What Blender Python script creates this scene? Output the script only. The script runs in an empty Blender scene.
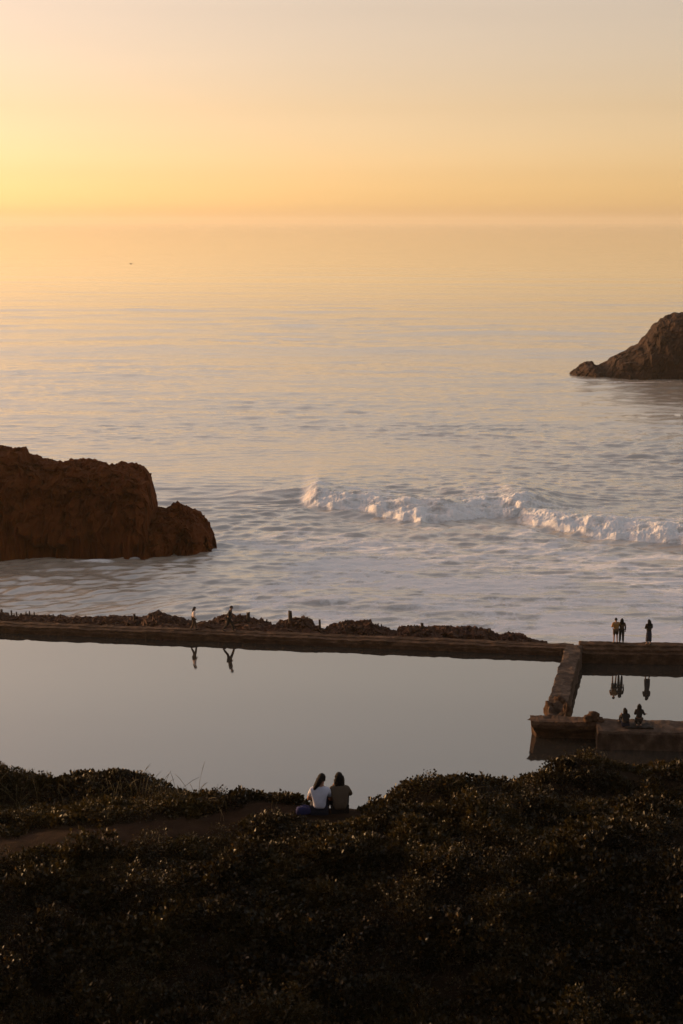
import bpy, math, random
import numpy as np

R = math.radians
scene = bpy.context.scene
COL = scene.collection
rng = np.random.default_rng(7)
random.seed(7)

# ------------------------------------------------------------------ camera, sky, sun, exposure
CZ, F, PITCH = 30.4, 1536.0, math.atan(290 / 1536)
cd = bpy.data.cameras.new('camera')
cam = bpy.data.objects.new('camera', cd)
COL.objects.link(cam)
cam.location = (0, 0, CZ)
cam.rotation_euler = (math.pi / 2 - PITCH, 0, 0)
cd.sensor_fit = 'VERTICAL'
cd.sensor_height = 36.0
cd.lens = 36.0 * F / 1024
cd.clip_start = 0.5
cd.clip_end = 120000
scene.camera = cam

SUN_EL, SUN_AZ = 5.0, -63.0           # azimuth measured from +Y, negative = left of the view
world = bpy.data.worlds.new('World')
scene.world = world
world.use_nodes = True
wt = world.node_tree
wbg = wt.nodes['Background']
sky = wt.nodes.new('ShaderNodeTexSky')
sky.sky_type = 'NISHITA'
sky.sun_disc = False
sky.sun_elevation = R(SUN_EL)
sky.sun_rotation = R(SUN_AZ)
sky.air_density, sky.dust_density, sky.ozone_density = 1.0, 1.0, 1.0
# tint of the evening air by height above the horizon
tc = wt.nodes.new('ShaderNodeTexCoord')
sx = wt.nodes.new('ShaderNodeSeparateXYZ')
wt.links.new(tc.outputs['Generated'], sx.inputs[0])
ramp = wt.nodes.new('ShaderNodeValToRGB')
wt.links.new(sx.outputs['Z'], ramp.inputs[0])
SKY_TINT = [(0.0, (1.38, 1.32, 1.95)), (.012, (1.52, 1.45, 2.15)), (.03, (1.27, 1.11, 1.56)), (.07, (1.20, .90, 1.02)), (.13, (1.34, .93, .93)),
            (.21, (2.3, 1.52, 1.28)), (.29, (2.85, 1.86, 1.48)), (.5, (3.0, 1.98, 1.58)), (1.0, (2.6, 1.9, 1.6))]
cr = ramp.color_ramp
while len(cr.elements) < len(SKY_TINT):
    cr.elements.new(0.5)
for e, (p, c) in zip(cr.elements, SKY_TINT):
    e.position = p
    e.color = (c[0] / 3, c[1] / 3, c[2] / 3, 1)
mul = wt.nodes.new('ShaderNodeMix')
mul.data_type = 'RGBA'
mul.blend_type = 'MULTIPLY'
mul.inputs[0].default_value = 1.0
wt.links.new(sky.outputs[0], mul.inputs[6])
wt.links.new(ramp.outputs[0], mul.inputs[7])
vm = wt.nodes.new('ShaderNodeVectorMath')
vm.operation = 'SCALE'
mpw = wt.nodes.new('ShaderNodeMapping')
mpw.inputs['Scale'].default_value = (1.6, 1.6, 16)
wt.links.new(tc.outputs['Generated'], mpw.inputs[0])
nzw = wt.nodes.new('ShaderNodeTexNoise')
nzw.inputs['Scale'].default_value = 2.4
nzw.inputs['Detail'].default_value = 3
wt.links.new(mpw.outputs[0], nzw.inputs['Vector'])
mrw = wt.nodes.new('ShaderNodeMapRange')          # faint uneven veils in the haze
mrw.inputs['From Min'].default_value = .3
mrw.inputs['From Max'].default_value = .7
mrw.inputs['To Min'].default_value = 3 * .985
mrw.inputs['To Max'].default_value = 3 * 1.015
wt.links.new(nzw.outputs['Fac'], mrw.inputs['Value'])
wt.links.new(mrw.outputs[0], vm.inputs['Scale'])
wt.links.new(mul.outputs[2], vm.inputs[0])
wt.links.new(vm.outputs[0], wbg.inputs[0])
wbg.inputs[1].default_value = 0.15

sd = bpy.data.lights.new('sun', 'SUN')
sd.energy = 3.2
sd.angle = R(0.5)
sd.color = (1.0, .62, .29)
sun = bpy.data.objects.new('sun', sd)
COL.objects.link(sun)
# the lamp shines along its -Z: from the sun towards the scene
from mathutils import Vector
sdir = Vector((math.sin(R(SUN_AZ)) * math.cos(R(SUN_EL)), math.cos(R(SUN_AZ)) * math.cos(R(SUN_EL)), math.sin(R(SUN_EL))))
sun.rotation_euler = sdir.to_track_quat('Z', 'Y').to_euler()
sun.location = sdir * 200

scene.view_settings.view_transform = 'Standard'
scene.view_settings.look = 'None'
scene.view_settings.gamma = 1
scene.view_settings.use_curve_mapping = False
scene.view_settings.exposure = 0.68
scene.render.engine = 'CYCLES'
scene.cycles.use_denoising = True
scene.cycles.max_bounces = 6
scene.cycles.volume_bounces = 2
scene.cycles.sample_clamp_indirect = 4

# ------------------------------------------------------------------ helpers
def ray(u, v):
    x, y = (u - 341.5) / F, (512 - v) / F
    return np.array([x, math.cos(PITCH) + y * math.sin(PITCH), y * math.cos(PITCH) - math.sin(PITCH)])

def on_level(u, v, z):                 # where the sight line meets a level
    d = ray(u, v)
    t = (z - CZ) / d[2]
    return d[0] * t, d[1] * t

def on_depth(u, v, y):                 # where it meets a vertical plane
    d = ray(u, v)
    return d[0] / d[1] * y, CZ + d[2] / d[1] * y

def _h(ix, iy, iz, seed):
    n = (ix.astype(np.int64) * 374761393 + iy.astype(np.int64) * 668265263 + iz.astype(np.int64) * 2147483647 + seed * 1274126177) & 0xffffffff
    n = ((n ^ (n >> 13)) * 1274126177) & 0xffffffff
    n = ((n ^ (n >> 16)) * 2246822519) & 0xffffffff
    n = n ^ (n >> 15)
    return (n & 0xffff) / 32767.5 - 1.0

def vnoise(x, y, z=0.0, seed=0):
    x, y = np.asarray(x, float), np.asarray(y, float)
    z = np.broadcast_to(np.asarray(z, float), x.shape)
    ix, iy, iz = np.floor(x), np.floor(y), np.floor(z)
    fx, fy, fz = x - ix, y - iy, z - iz
    fx, fy, fz = [t * t * t * (t * (t * 6 - 15) + 10) for t in (fx, fy, fz)]
    r = 0
    for dz in (0, 1):
        wz = fz if dz else 1 - fz
        for dy in (0, 1):
            wy = fy if dy else 1 - fy
            a = _h(ix, iy + dy, iz + dz, seed)
            b = _h(ix + 1, iy + dy, iz + dz, seed)
            r = r + wz * wy * (a * (1 - fx) + b * fx)
    return r

def fbm(x, y, z=0.0, seed=0, octv=4, gain=.5):
    s, a, f = 0, 1.0, 1.0
    for k in range(octv):
        s = s + a * vnoise(np.asarray(x) * f + 17.3 * k, np.asarray(y) * f - 9.1 * k, np.asarray(z) * f + 3.7 * k, seed + k)
        a *= gain
        f *= 2.03
    return s

def smooth(a, b, x):
    t = np.clip((x - a) / (b - a), 0, 1)
    return t * t * (3 - 2 * t)

def mesh_obj(name, verts, faces, mat, parent=None, flat=False, attrs=None):
    me = bpy.data.meshes.new(name)
    verts = np.asarray(verts, np.float32).reshape(-1, 3)
    if isinstance(faces, np.ndarray):
        n, k = faces.shape
        me.vertices.add(len(verts))
        me.vertices.foreach_set('co', verts.ravel())
        me.loops.add(n * k)
        me.loops.foreach_set('vertex_index', faces.astype(np.int32).ravel())
        me.polygons.add(n)
        me.polygons.foreach_set('loop_start', np.arange(0, n * k, k, dtype=np.int32))
        me.update(calc_edges=True)
    else:
        me.from_pydata([tuple(map(float, v)) for v in verts], [], faces)
        me.update()
    if attrs:
        for an, (dom, arr) in attrs.items():
            at = me.attributes.new(an, 'FLOAT', dom)
            at.data.foreach_set('value', np.asarray(arr, np.float32).ravel())
    if not flat:
        me.polygons.foreach_set('use_smooth', np.ones(len(me.polygons), bool))
    me.validate()
    me.materials.append(mat)
    o = bpy.data.objects.new(name, me)
    COL.objects.link(o)
    if parent:
        o.parent = parent
    return o

def grid_faces(nr, nc, wrap=False):
    r = np.arange(nr - 1)[:, None]
    c = np.arange(nc if wrap else nc - 1)[None, :]
    c2 = (c + 1) % nc
    return np.stack([r * nc + c, r * nc + c2, (r + 1) * nc + c2, (r + 1) * nc + c], -1).reshape(-1, 4)

def tag(o, label=None, cat=None, group=None, kind=None):
    if label: o['label'] = label
    if cat: o['category'] = cat
    if group: o['group'] = group
    if kind: o['kind'] = kind
    return o

def empty(name, loc, rz=0):
    o = bpy.data.objects.new(name, None)
    o.empty_display_size = .3
    COL.objects.link(o)
    o.location = loc
    o.rotation_euler = (0, 0, rz)
    return o

# ------------------------------------------------------------------ materials
def mat_new(name):
    m = bpy.data.materials.new(name)
    m.use_nodes = True
    nt = m.node_tree
    return m, nt, nt.nodes['Principled BSDF'], nt.links

def noise_node(nt, scale, detail=5, rough=.6, coord='Object', stretch=None):
    t = nt.nodes.new('ShaderNodeTexCoord')
    n = nt.nodes.new('ShaderNodeTexNoise')
    n.inputs['Scale'].default_value = scale
    n.inputs['Detail'].default_value = detail
    n.inputs['Roughness'].default_value = rough
    src = t.outputs[coord]
    if stretch:
        mp = nt.nodes.new('ShaderNodeMapping')
        mp.inputs['Scale'].default_value = stretch
        nt.links.new(src, mp.inputs[0])
        src = mp.outputs[0]
    nt.links.new(src, n.inputs['Vector'])
    return n

def ramp_node(nt, fac, stops):
    r = nt.nodes.new('ShaderNodeValToRGB')
    while len(r.color_ramp.elements) < len(stops):
        r.color_ramp.elements.new(.5)
    for e, (p, c) in zip(r.color_ramp.elements, stops):
        e.position = p
        e.color = (*c, 1) if len(c) == 3 else c
    nt.links.new(fac, r.inputs[0])
    return r

def rough_mat(name, stops, scale=1.0, rough=.9, bump=.4, bscale=6.0, bdist=.1, stretch=None, spec=.3):
    m, nt, b, L = mat_new(name)
    n = noise_node(nt, scale, 6, .65, 'Object', stretch)
    L.new(ramp_node(nt, n.outputs['Fac'], stops).outputs[0], b.inputs['Base Color'])
    b.inputs['Roughness'].default_value = rough
    b.inputs['Specular IOR Level'].default_value = spec
    if bump:
        n2 = noise_node(nt, bscale, 8, .7)
        bp = nt.nodes.new('ShaderNodeBump')
        bp.inputs['Strength'].default_value = bump
        bp.inputs['Distance'].default_value = bdist
        L.new(n2.outputs['Fac'], bp.inputs['Height'])
        L.new(bp.outputs[0], b.inputs['Normal'])
    return m

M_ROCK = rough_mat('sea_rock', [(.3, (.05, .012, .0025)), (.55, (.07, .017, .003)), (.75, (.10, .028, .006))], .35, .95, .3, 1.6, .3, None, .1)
M_FROCK = rough_mat('guano_rock', [(.35, (.016, .005, .001)), (.58, (.028, .010, .003)), (.78, (.08, .05, .036))], .22, .95, .8, 1.0, .5)
M_SROCK = rough_mat('shore_rock', [(.3, (.025, .008, .003)), (.6, (.05, .017, .006)), (.8, (.075, .03, .012))], .9, .95, .7, 3, .2)
M_CONC = rough_mat('weathered_concrete', [(.28, (.022, .010, .005)), (.5, (.05, .025, .013)), (.72, (.11, .06, .036))], 1.6, .95, .9, 7, .08, (1, 1, 2.2), .15)
M_CONC2 = rough_mat('stained_concrete', [(.28, (.02, .011, .007)), (.5, (.055, .034, .023)), (.72, (.12, .078, .056))], 1.8, .95, .9, 7, .08, (1, 1, .8), .15)
M_WOOD = rough_mat('old_post', [(.3, (.02, .011, .006)), (.7, (.05, .03, .018))], 6, .9, .5, 20, .02)
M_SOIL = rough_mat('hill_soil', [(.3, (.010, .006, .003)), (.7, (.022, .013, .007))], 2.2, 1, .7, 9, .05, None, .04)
M_PATH = rough_mat('trodden_dirt', [(.25, (.017, .009, .005)), (.55, (.027, .015, .0085)), (.8, (.042, .024, .014))], 1.7, 1, .8, 14, .05, None, .04)

# sea
M_SEA, nt, b, L = mat_new('sea_water')
b.inputs['Base Color'].default_value = (.30, .25, .20, 1)
b.inputs['Roughness'].default_value = .12
b.inputs['IOR'].default_value = 2.9
b.inputs['Specular IOR Level'].default_value = .5
at = nt.nodes.new('ShaderNodeAttribute'); at.attribute_name = 'rough'
L.new(at.outputs['Fac'], b.inputs['Roughness'])
n1 = noise_node(nt, 1.7, 5, .65, 'Object', (1, 1.5, 1))
bp = nt.nodes.new('ShaderNodeBump')
bp.inputs['Distance'].default_value = .11
ab = nt.nodes.new('ShaderNodeAttribute'); ab.attribute_name = 'chop'
L.new(ab.outputs['Fac'], bp.inputs['Strength'])
L.new(n1.outputs['Fac'], bp.inputs['Height'])
L.new(bp.outputs[0], b.inputs['Normal'])
fo = nt.nodes.new('ShaderNodeBsdfPrincipled')
fo.inputs['Base Color'].default_value = (.64, .62, .62, 1)
fo.inputs['Roughness'].default_value = .9
fo.inputs['Specular IOR Level'].default_value = .1
n3 = noise_node(nt, 2.2, 6, .7)
bp2 = nt.nodes.new('ShaderNodeBump')
bp2.inputs['Strength'].default_value = .75
bp2.inputs['Distance'].default_value = .22
L.new(n3.outputs['Fac'], bp2.inputs['Height'])
L.new(bp2.outputs[0], fo.inputs['Normal'])
fa = nt.nodes.new('ShaderNodeAttribute'); fa.attribute_name = 'foam'
n4 = noise_node(nt, 1.0, 9, .78, 'Object', (.8, 1.5, 1))
ma = nt.nodes.new('ShaderNodeMath'); ma.operation = 'ADD'
L.new(fa.outputs['Fac'], ma.inputs[0]); L.new(n4.outputs['Fac'], ma.inputs[1])
fr = nt.nodes.new('ShaderNodeMapRange')
fr.inputs['From Min'].default_value = .78
fr.inputs['From Max'].default_value = 1.02
L.new(ma.outputs[0], fr.inputs['Value'])
mx = nt.nodes.new('ShaderNodeMixShader')
L.new(fr.outputs[0], mx.inputs[0]); L.new(b.outputs[0], mx.inputs[1]); L.new(fo.outputs[0], mx.inputs[2])
L.new(mx.outputs[0], nt.nodes['Material Output'].inputs['Surface'])

# pool
M_POOL, nt, b, L = mat_new('still_pool_water')
b.inputs['Base Color'].default_value = (.022, .019, .016, 1)
nr_ = noise_node(nt, .07, 4, .6)
mr_ = nt.nodes.new('ShaderNodeMapRange')
mr_.inputs['From Min'].default_value = .4
mr_.inputs['From Max'].default_value = .7
mr_.inputs['To Min'].default_value = .01
mr_.inputs['To Max'].default_value = .06
L.new(nr_.outputs['Fac'], mr_.inputs['Value'])
L.new(mr_.outputs[0], b.inputs['Roughness'])
b.inputs['IOR'].default_value = 2.4
n1 = noise_node(nt, .8, 3, .5, 'Object', (1, 1.6, 1))
bp = nt.nodes.new('ShaderNodeBump')
bp.inputs['Strength'].default_value = .05
bp.inputs['Distance'].default_value = .02
L.new(n1.outputs['Fac'], bp.inputs['Height'])
L.new(bp.outputs[0], b.inputs['Normal'])

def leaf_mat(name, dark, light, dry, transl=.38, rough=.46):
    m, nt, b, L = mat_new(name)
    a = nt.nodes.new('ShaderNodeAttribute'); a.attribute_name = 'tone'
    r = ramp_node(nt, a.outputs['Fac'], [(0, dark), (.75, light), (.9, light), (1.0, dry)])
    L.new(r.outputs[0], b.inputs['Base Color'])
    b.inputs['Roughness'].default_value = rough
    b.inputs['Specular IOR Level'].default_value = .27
    t = nt.nodes.new('ShaderNodeBsdfTranslucent')
    L.new(r.outputs[0], t.inputs[0])
    mix = nt.nodes.new('ShaderNodeMixShader')
    mix.inputs[0].default_value = transl
    L.new(b.outputs[0], mix.inputs[1]); L.new(t.outputs[0], mix.inputs[2])
    L.new(mix.outputs[0], nt.nodes['Material Output'].inputs['Surface'])
    return m

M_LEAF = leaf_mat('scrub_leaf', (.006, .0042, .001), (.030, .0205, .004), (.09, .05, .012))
M_GRASS = leaf_mat('grass_stem', (.05, .04, .018), (.10, .075, .03), (.16, .11, .05), .3, .6)

def cloth(name, c, rough=.9):
    return rough_mat(name, [(.3, tuple(x * .8 for x in c)), (.7, c)], 9, rough, .3, 40, .01, spec=.2)

# ------------------------------------------------------------------ SETTING
# sea: a fan of rows spaced by sight angle, out to the horizon
vs = np.concatenate([np.arange(652, 425, -.36), np.arange(425, 300, -.6), np.arange(300, 228, -1.0),
                     [226.5, 225.2, 224.2, 223.5, 223.0]])
dep = PITCH - np.arctan((512 - vs) / F)
rr = CZ / np.tan(dep)
rr = np.append(rr, [45000.])
a1 = np.linspace(-15, 15, 1250)
az = np.concatenate([np.linspace(-42, -15.2, 120), a1, np.linspace(15.2, 42, 120)])
tz = np.tan(np.radians(az))
Y = rr[:, None] * np.ones_like(tz)[None, :]
X = rr[:, None] * tz[None, :]
Z = np.zeros_like(X)
spacing = np.gradient(rr)[:, None] * np.ones_like(X)
lat = (rr * np.radians(.03))[:, None]
wx = X + 5 * fbm(X / 37, Y / 37, seed=3, octv=2)
wy = Y + 5 * fbm(X / 41, Y / 29, seed=5, octv=2)
nearshore = smooth(330, 140, Y)
for k in range(84):
    lam = .8 * (34 / .8) ** (k / 83.0)
    th = rng.normal(0, .42 if lam < 5 else (.4 if lam < 12 else .28)) + .12
    amp = .0062 * lam ** .80 * rng.uniform(.5, 1.3) * (1.1 if lam < 1.3 else (1.9 if lam < 4.0 else (1.1 if lam < 6 else (.55 if lam < 10 else .36))))
    keep = smooth(.65, .30, spacing / (lam / max(abs(math.cos(th)), .3)))
    kx, ky = math.sin(th) * 2 * math.pi / lam, math.cos(th) * 2 * math.pi / lam
    ph = kx * wx + ky * wy + rng.uniform(0, 6.28)
    wv_ = np.sin(ph) if lam > 6 or lam < 2.2 else .75 * np.sin(ph) + .5 * (.64 - np.abs(np.sin(ph / 2 + .8)))      # peaky crests on the short chop
    Z += amp * keep * wv_ * (1 if lam > 6 else .85 + .15 * smooth(125, 190, Y))
gust = np.clip(.85 + .6 * fbm(X / 60, Y / 40, seed=11, octv=4), .25, 1.6)
Z *= gust
# long swell lines
swx = X + 30 * fbm(X / 160, Y / 160, seed=21, octv=2)
for lam, amp, off in ((62, .15, .3), (47, .09, 1.9), (85, .14, 4.0)):
    ph = 2 * math.pi * (Y + .12 * swx + 14 * fbm(X / 130, Y / 90, seed=31, octv=2)) / lam + off
    Z += amp * (np.exp(1.2 * np.cos(ph)) / 2.0 - .6) * smooth(2500, 700, Y) * (.35 + .65 * smooth(130, 260, Y)) * (.5 + .8 * np.clip(fbm(X / 140, Y / 200, seed=41, octv=2) + .4, 0, 1))
foam = np.full_like(X, -.45)
# surf zone: lacy foam sliding to the wall, more to the right
surf = smooth(196, 132, Y + 5 * fbm(X / 14, Y / 14, seed=51)) * smooth(-26, 2, X + 6 * fbm(X / 12, Y / 12, seed=52))
lace = 1 - 2.6 * np.abs(fbm(X / 2.6 + .5 * fbm(X / 5, Y / 5, seed=66), Y / 1.7, seed=67, octv=4, gain=.6))
streak = fbm(X / 5.5 + .8 * fbm(X / 9, Y / 9, seed=62), Y / 2.0 + .9 * fbm(X / 7, Y / 7, seed=63), seed=61, octv=4)
foam = np.maximum(foam, -.45 + surf * (.91 + .28 * streak + .16 * lace))
# broken waves: (pixel foot line, height, foam length)
lump = fbm(X / 1.5, Y / 1.5, Z * .8, seed=71, octv=5, gain=.72)
big = fbm(X / 4.5, Y / 4.5, seed=77, octv=2)
def bore(pts, h, trail, u0, u1, u2, u3):
    global Z, foam
    P = np.array([on_level(u, v, .1) for u, v in pts])
    yb = np.interp(X, P[:, 0], P[:, 1]) + .7 * vnoise(X / 2.6, X * 0, seed=81) + .35 * vnoise(X / .9, X * 0, seed=82)
    xa = [on_level(u, 510, 0)[0] for u in (u0, u1, u2, u3)]
    env = smooth(xa[0], xa[1], X) * (1 - smooth(xa[2], xa[3], X))
    s = Y - yb
    hh = h * env * (1 + .13 * big)
    prof = (.45 * smooth(-.2, .9, s) + .55 * smooth(.3, 4.5, s)) * np.where(s > 4.5, np.exp(-np.clip(s - 4.5, 0, None) / 9.0), 1)
    Z += hh * prof
    Z += .17 * lump * env * smooth(-.3, .8, s) * np.exp(-np.clip(s - 2, 0, None) / 6)
    body = smooth(-.25, .15, s) * np.exp(-np.clip(s - 4, 0, None) / trail)
    f = -.45 + env ** .6 * (.96 * body)
    f = f + (.24 * streak + .14 * lace) * env * (.35 + .65 * smooth(.5, 4, s))
    foam = np.where(s > -.3, np.maximum(foam, f), foam)
    # smoother trough ahead of the foot
    Z -= .25 * env * np.exp(-((s + 2.2) / 1.6) ** 2)
    foam = np.where((s < -.2) & (s > -5), foam - .5 * env * np.exp(-((s + 1.5) / 1.6) ** 2), foam)
bore([(280, 503), (306, 506), (368, 512), (421, 521), (470, 518), (560, 512)], 1.5, 24, 296, 318, 505, 590)
bore([(480, 512), (516, 517), (534, 525), (575, 533), (616, 538), (681, 543), (760, 548)], 1.25, 24, 498, 530, 760, 860)
# green wave shoulder left of the first bore
px0 = on_level(285, 497, 0)
Z += .8 * np.exp(-((X - px0[0]) / 5.5) ** 2 - ((Y - px0[1] - 2) / 2.2) ** 2)
# wash round the rocks and along the wall
for (u, v, rx, ry, a) in ((95, 563, 4.5, 1.4, .5), (130, 559, 3, 1.0, .55), (30, 590, 5, 1.0, .25), (212, 548, 1.6, 1.5, .4), (640, 383, 12, 3.5, .35), (575, 382, 3, 2, .4),
                         (560, 632, 7, 2.2, .75), (440, 612, 10, 2.2, .5)):
    qx, qy = on_level(u, v, 0)
    g = np.exp(-((X - qx) / rx) ** 2 - ((Y - qy) / ry) ** 2)
    foam = np.maximum(foam, -.45 + g * (a + .5) * (1 + .3 * streak))
foam = np.where(Y > 420, -.6, foam)
Zc = np.clip(Z, -1.2, 3.0)
rough_a = .06 + .12 * smooth(120, 1500, Y) * 0 + .02 * smooth(120, 1500, Y)
bump_a = .5 - .44 * smooth(140, 900, Y)
sea = mesh_obj('sea', np.stack([X, Y, Zc], -1).reshape(-1, 3), grid_faces(*X.shape), M_SEA,
               attrs={'foam': ('POINT', foam), 'rough': ('POINT', rough_a), 'chop': ('POINT', bump_a)})
tag(sea, 'evening ocean with small waves and white surf rolling in', 'sea', kind='structure')

# pool
POOL_Z = 1.2
P = [(-75, 45), (75, 45), (75, 104.5), (16, 104), (-30, 110.5), (-75, 117.5)]
pool = mesh_obj('pool_water', [(x, y, POOL_Z) for x, y in P], [list(range(len(P)))], M_POOL)
tag(pool, 'still pool water mirroring the pale evening sky', 'pool', kind='structure')
# pool floor
pb = mesh_obj('pool_floor', [(x, y - .6, -1.6) for x, y in P], [list(range(len(P)))], M_SOIL)
tag(pb, 'muddy floor under the pool water', 'pool floor', kind='structure')

# hill ground
def edge_y(x):
    return 33.0 + 2.6 * smooth(-1.2, -6.5, x) + 2.9 * smooth(.2, 7.0, x) + .35 * fbm(np.asarray(x) / 2.3, np.asarray(x) * 0 + 3, seed=91, octv=3)

def hill_z(x, y):
    x, y = np.asarray(x, float), np.asarray(y, float)
    z = 17.25 + .18 * fbm(x / 2.6, y / 2.6, seed=92, octv=4)
    z = z + .45 * np.exp(-((x - 6.0) / 4.0) ** 2 - ((y - 30.0) / 1.9) ** 2)            # hump in front of the right bank
    z = z - .9 * smooth(28.8, 24.0, y)                                                  # falls toward the viewer
    z = z + -.60 * np.exp(-((x + 7.5) / 4.5) ** 2 - ((y - 34.6) / 1.5) ** 2)
    z = z + -.85 * np.exp(-((x - 6.8) / 3.6) ** 2 - ((y - 35.3) / 1.5) ** 2)
    z = z + .34 * np.exp(-((x - 2.4) / 1.8) ** 2 - ((y - 34.2) / 1.1) ** 2)
    pth = np.exp(-((y - path_y(x)) / (path_w(x) * 1.1)) ** 2)
    z = z * (1 - .5 * pth) + .5 * pth * 17.22
    up = smooth(18.5, 2.0, y)
    z = z + up * 12.1
    back = np.clip(-y - 3.0, 0, None)
    z = z + np.minimum(back * .95, 55 + .12 * back) * (1 + .06 * fbm(x / 14, y / 14, seed=98, octv=3))      # unseen slope climbs on behind the viewer, shaped to block low sky light
    e = edge_y(x)
    d = np.clip(y - e, 0, None)
    z = z - .80 * np.where(d < 1.2, d * d / 2.4, d - .6)
    return np.clip(z, -2.2, None)

PA = np.array([on_level(u, v, 17.25) for u, v in ((-260, 850), (0, 846), (120, 836), (210, 824), (262, 815), (300, 811), (330, 812))])
def path_y(x): return np.interp(x, PA[:, 0], PA[:, 1])
def path_w(x): return np.interp(x, [-12, -7, -4.5, -2.2, -1, .3], [.75, .75, .62, .5, .38, .25])

gx = np.concatenate([np.linspace(-220, -16, 90), np.linspace(-15.8, 15.8, 260), np.linspace(16, 220, 90)])
gy = np.concatenate([np.linspace(-150, 20, 130), np.linspace(20.15, 40, 190), np.linspace(40.4, 72, 60)])
GX, GY = np.meshgrid(gx, gy)
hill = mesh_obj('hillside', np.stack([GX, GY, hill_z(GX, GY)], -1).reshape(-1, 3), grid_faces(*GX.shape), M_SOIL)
tag(hill, 'dark earth of the hillside above the pool', 'hillside', kind='structure')

# trodden path
px = np.linspace(-14, .45, 240)
tt = np.linspace(-1, 1, 21)
PX = np.repeat(px[:, None], 21, 1)
wv = path_w(px) * (1 + .22 * fbm(px / .7, px * 0, seed=95, octv=3))
PY = path_y(px)[:, None] + .10 * fbm(px / 1.1, px * 0 + 5, seed=96, octv=2)[:, None] + wv[:, None] * tt[None, :]
PZ = hill_z(PX, PY) + .02 * (1 - tt[None, :] ** 4) + .012 * fbm(PX / .2, PY / .2, seed=97, octv=3) + .004
path = mesh_obj('path', np.stack([PX, PY, PZ], -1).reshape(-1, 3), grid_faces(*PX.shape), M_PATH)
tag(path, 'bare brown dirt path trodden through the scrub', 'path', kind='structure')

# haze
hm = bpy.data.materials.new('sea_haze')
hm.use_nodes = True
hn = hm.node_tree
for n in list(hn.nodes):
    if n.type != 'OUTPUT_MATERIAL':
        hn.nodes.remove(n)
pv = hn.nodes.new('ShaderNodeVolumePrincipled')
pv.inputs['Color'].default_value = (.82, .73, .545, 1)
pv.inputs['Density'].default_value = 7.5e-5
pv.inputs['Anisotropy'].default_value = .48
hn.links.new(pv.outputs[0], hn.nodes['Material Output'].inputs['Volume'])
x0, x1, y0, y1, z0, z1 = -48000, 48000, -300, 46000, -3.5, 118.0
hz = mesh_obj('haze', [(x0, y0, z0), (x1, y0, z0), (x1, y1, z0), (x0, y1, z0), (x0, y0, z1), (x1, y0, z1), (x1, y1, z1), (x0, y1, z1)],
              [(0, 3, 2, 1), (4, 5, 6, 7), (0, 1, 5, 4), (1, 2, 6, 5), (2, 3, 7, 6), (3, 0, 4, 7)], hm, flat=True)
tag(hz, 'golden evening haze over the ocean', 'haze', kind='stuff')

# ------------------------------------------------------------------ rocks
def loft_rock(name, prof, yc, depth, mat, seed, amp, nscale, zb=-1.5, ends=(1, 1), sharp=.5, nt_=56, step=None, lean=.35):
    P = np.array([on_depth(u, v, yc) for u, v in prof])
    xs = np.arange(P[0, 0], P[-1, 0], step or (P[-1, 0] - P[0, 0]) / 160)
    zt = np.interp(xs, P[:, 0], P[:, 1])
    n = len(xs)
    u = np.linspace(0, 1, n)
    dd = depth * np.ones(n)
    if ends[0]: dd = dd * np.sqrt(np.clip(1 - (1 - np.clip(u / .22, 0, 1)) ** 2, .01, 1))
    if ends[1]: dd = dd * np.sqrt(np.clip(1 - (1 - np.clip((1 - u) / .22, 0, 1)) ** 2, .01, 1))
    t = np.linspace(0, math.pi, nt_)
    c, s = -np.cos(t), np.clip(np.sin(t), 0, 1) ** sharp
    XX = np.repeat(xs[:, None], nt_, 1)
    ZZ = zb + (zt[:, None] - zb) * s[None, :]
    YY = yc + dd[:, None] * c[None, :] * (1 + lean * (1 - s[None, :]))
    def crag(a, b_, c, sd__):
        f1 = fbm(a / nscale, b_ / nscale, c / nscale, sd__, 3, .5)
        r1 = 1 - 2.2 * np.abs(fbm(a / (nscale * .55), b_ / (nscale * .55), c / (nscale * .4), sd__ + 31, 5, .62))
        cell = np.round(3.0 * fbm(a / (nscale * .8), b_ / (nscale * .8), c / (nscale * .5), sd__ + 57, 2, .5)) / 3.0      # broken steps
        return .55 * f1 + .28 * r1 + .35 * cell
    n1 = crag(XX, YY, ZZ, seed)
    n2 = crag(XX + 40, YY, ZZ, seed + 9)
    n3 = fbm(XX / (nscale * .35), YY / (nscale * .35) + 50, ZZ / (nscale * .35), seed + 17, 5, .65)
    top = (np.abs(c)[None, :] < .35)
    YY = YY + amp * n1 * np.where(c < 0, -1, 1)[None, :] * np.clip(np.abs(c)[None, :] * 3, 0, 1) * 1.4
    XX = XX + amp * .40 * n2
    ZZ = ZZ + amp * .32 * n3
    V = np.stack([XX, YY, ZZ], -1).reshape(-1, 3)
    F_ = grid_faces(n, nt_)
    # end caps
    V2 = np.concatenate([V, [V[:nt_].mean(0), V[-nt_:].mean(0)]])
    fl = [tuple(f) for f in F_]
    a, b_ = len(V), len(V) + 1
    for k in range(nt_ - 1):
        fl.append((k, k + 1, a)); fl.append(((n - 1) * nt_ + k + 1, (n - 1) * nt_ + k, b_))
    return mesh_obj(name, V2, fl, mat, flat=True)

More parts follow.
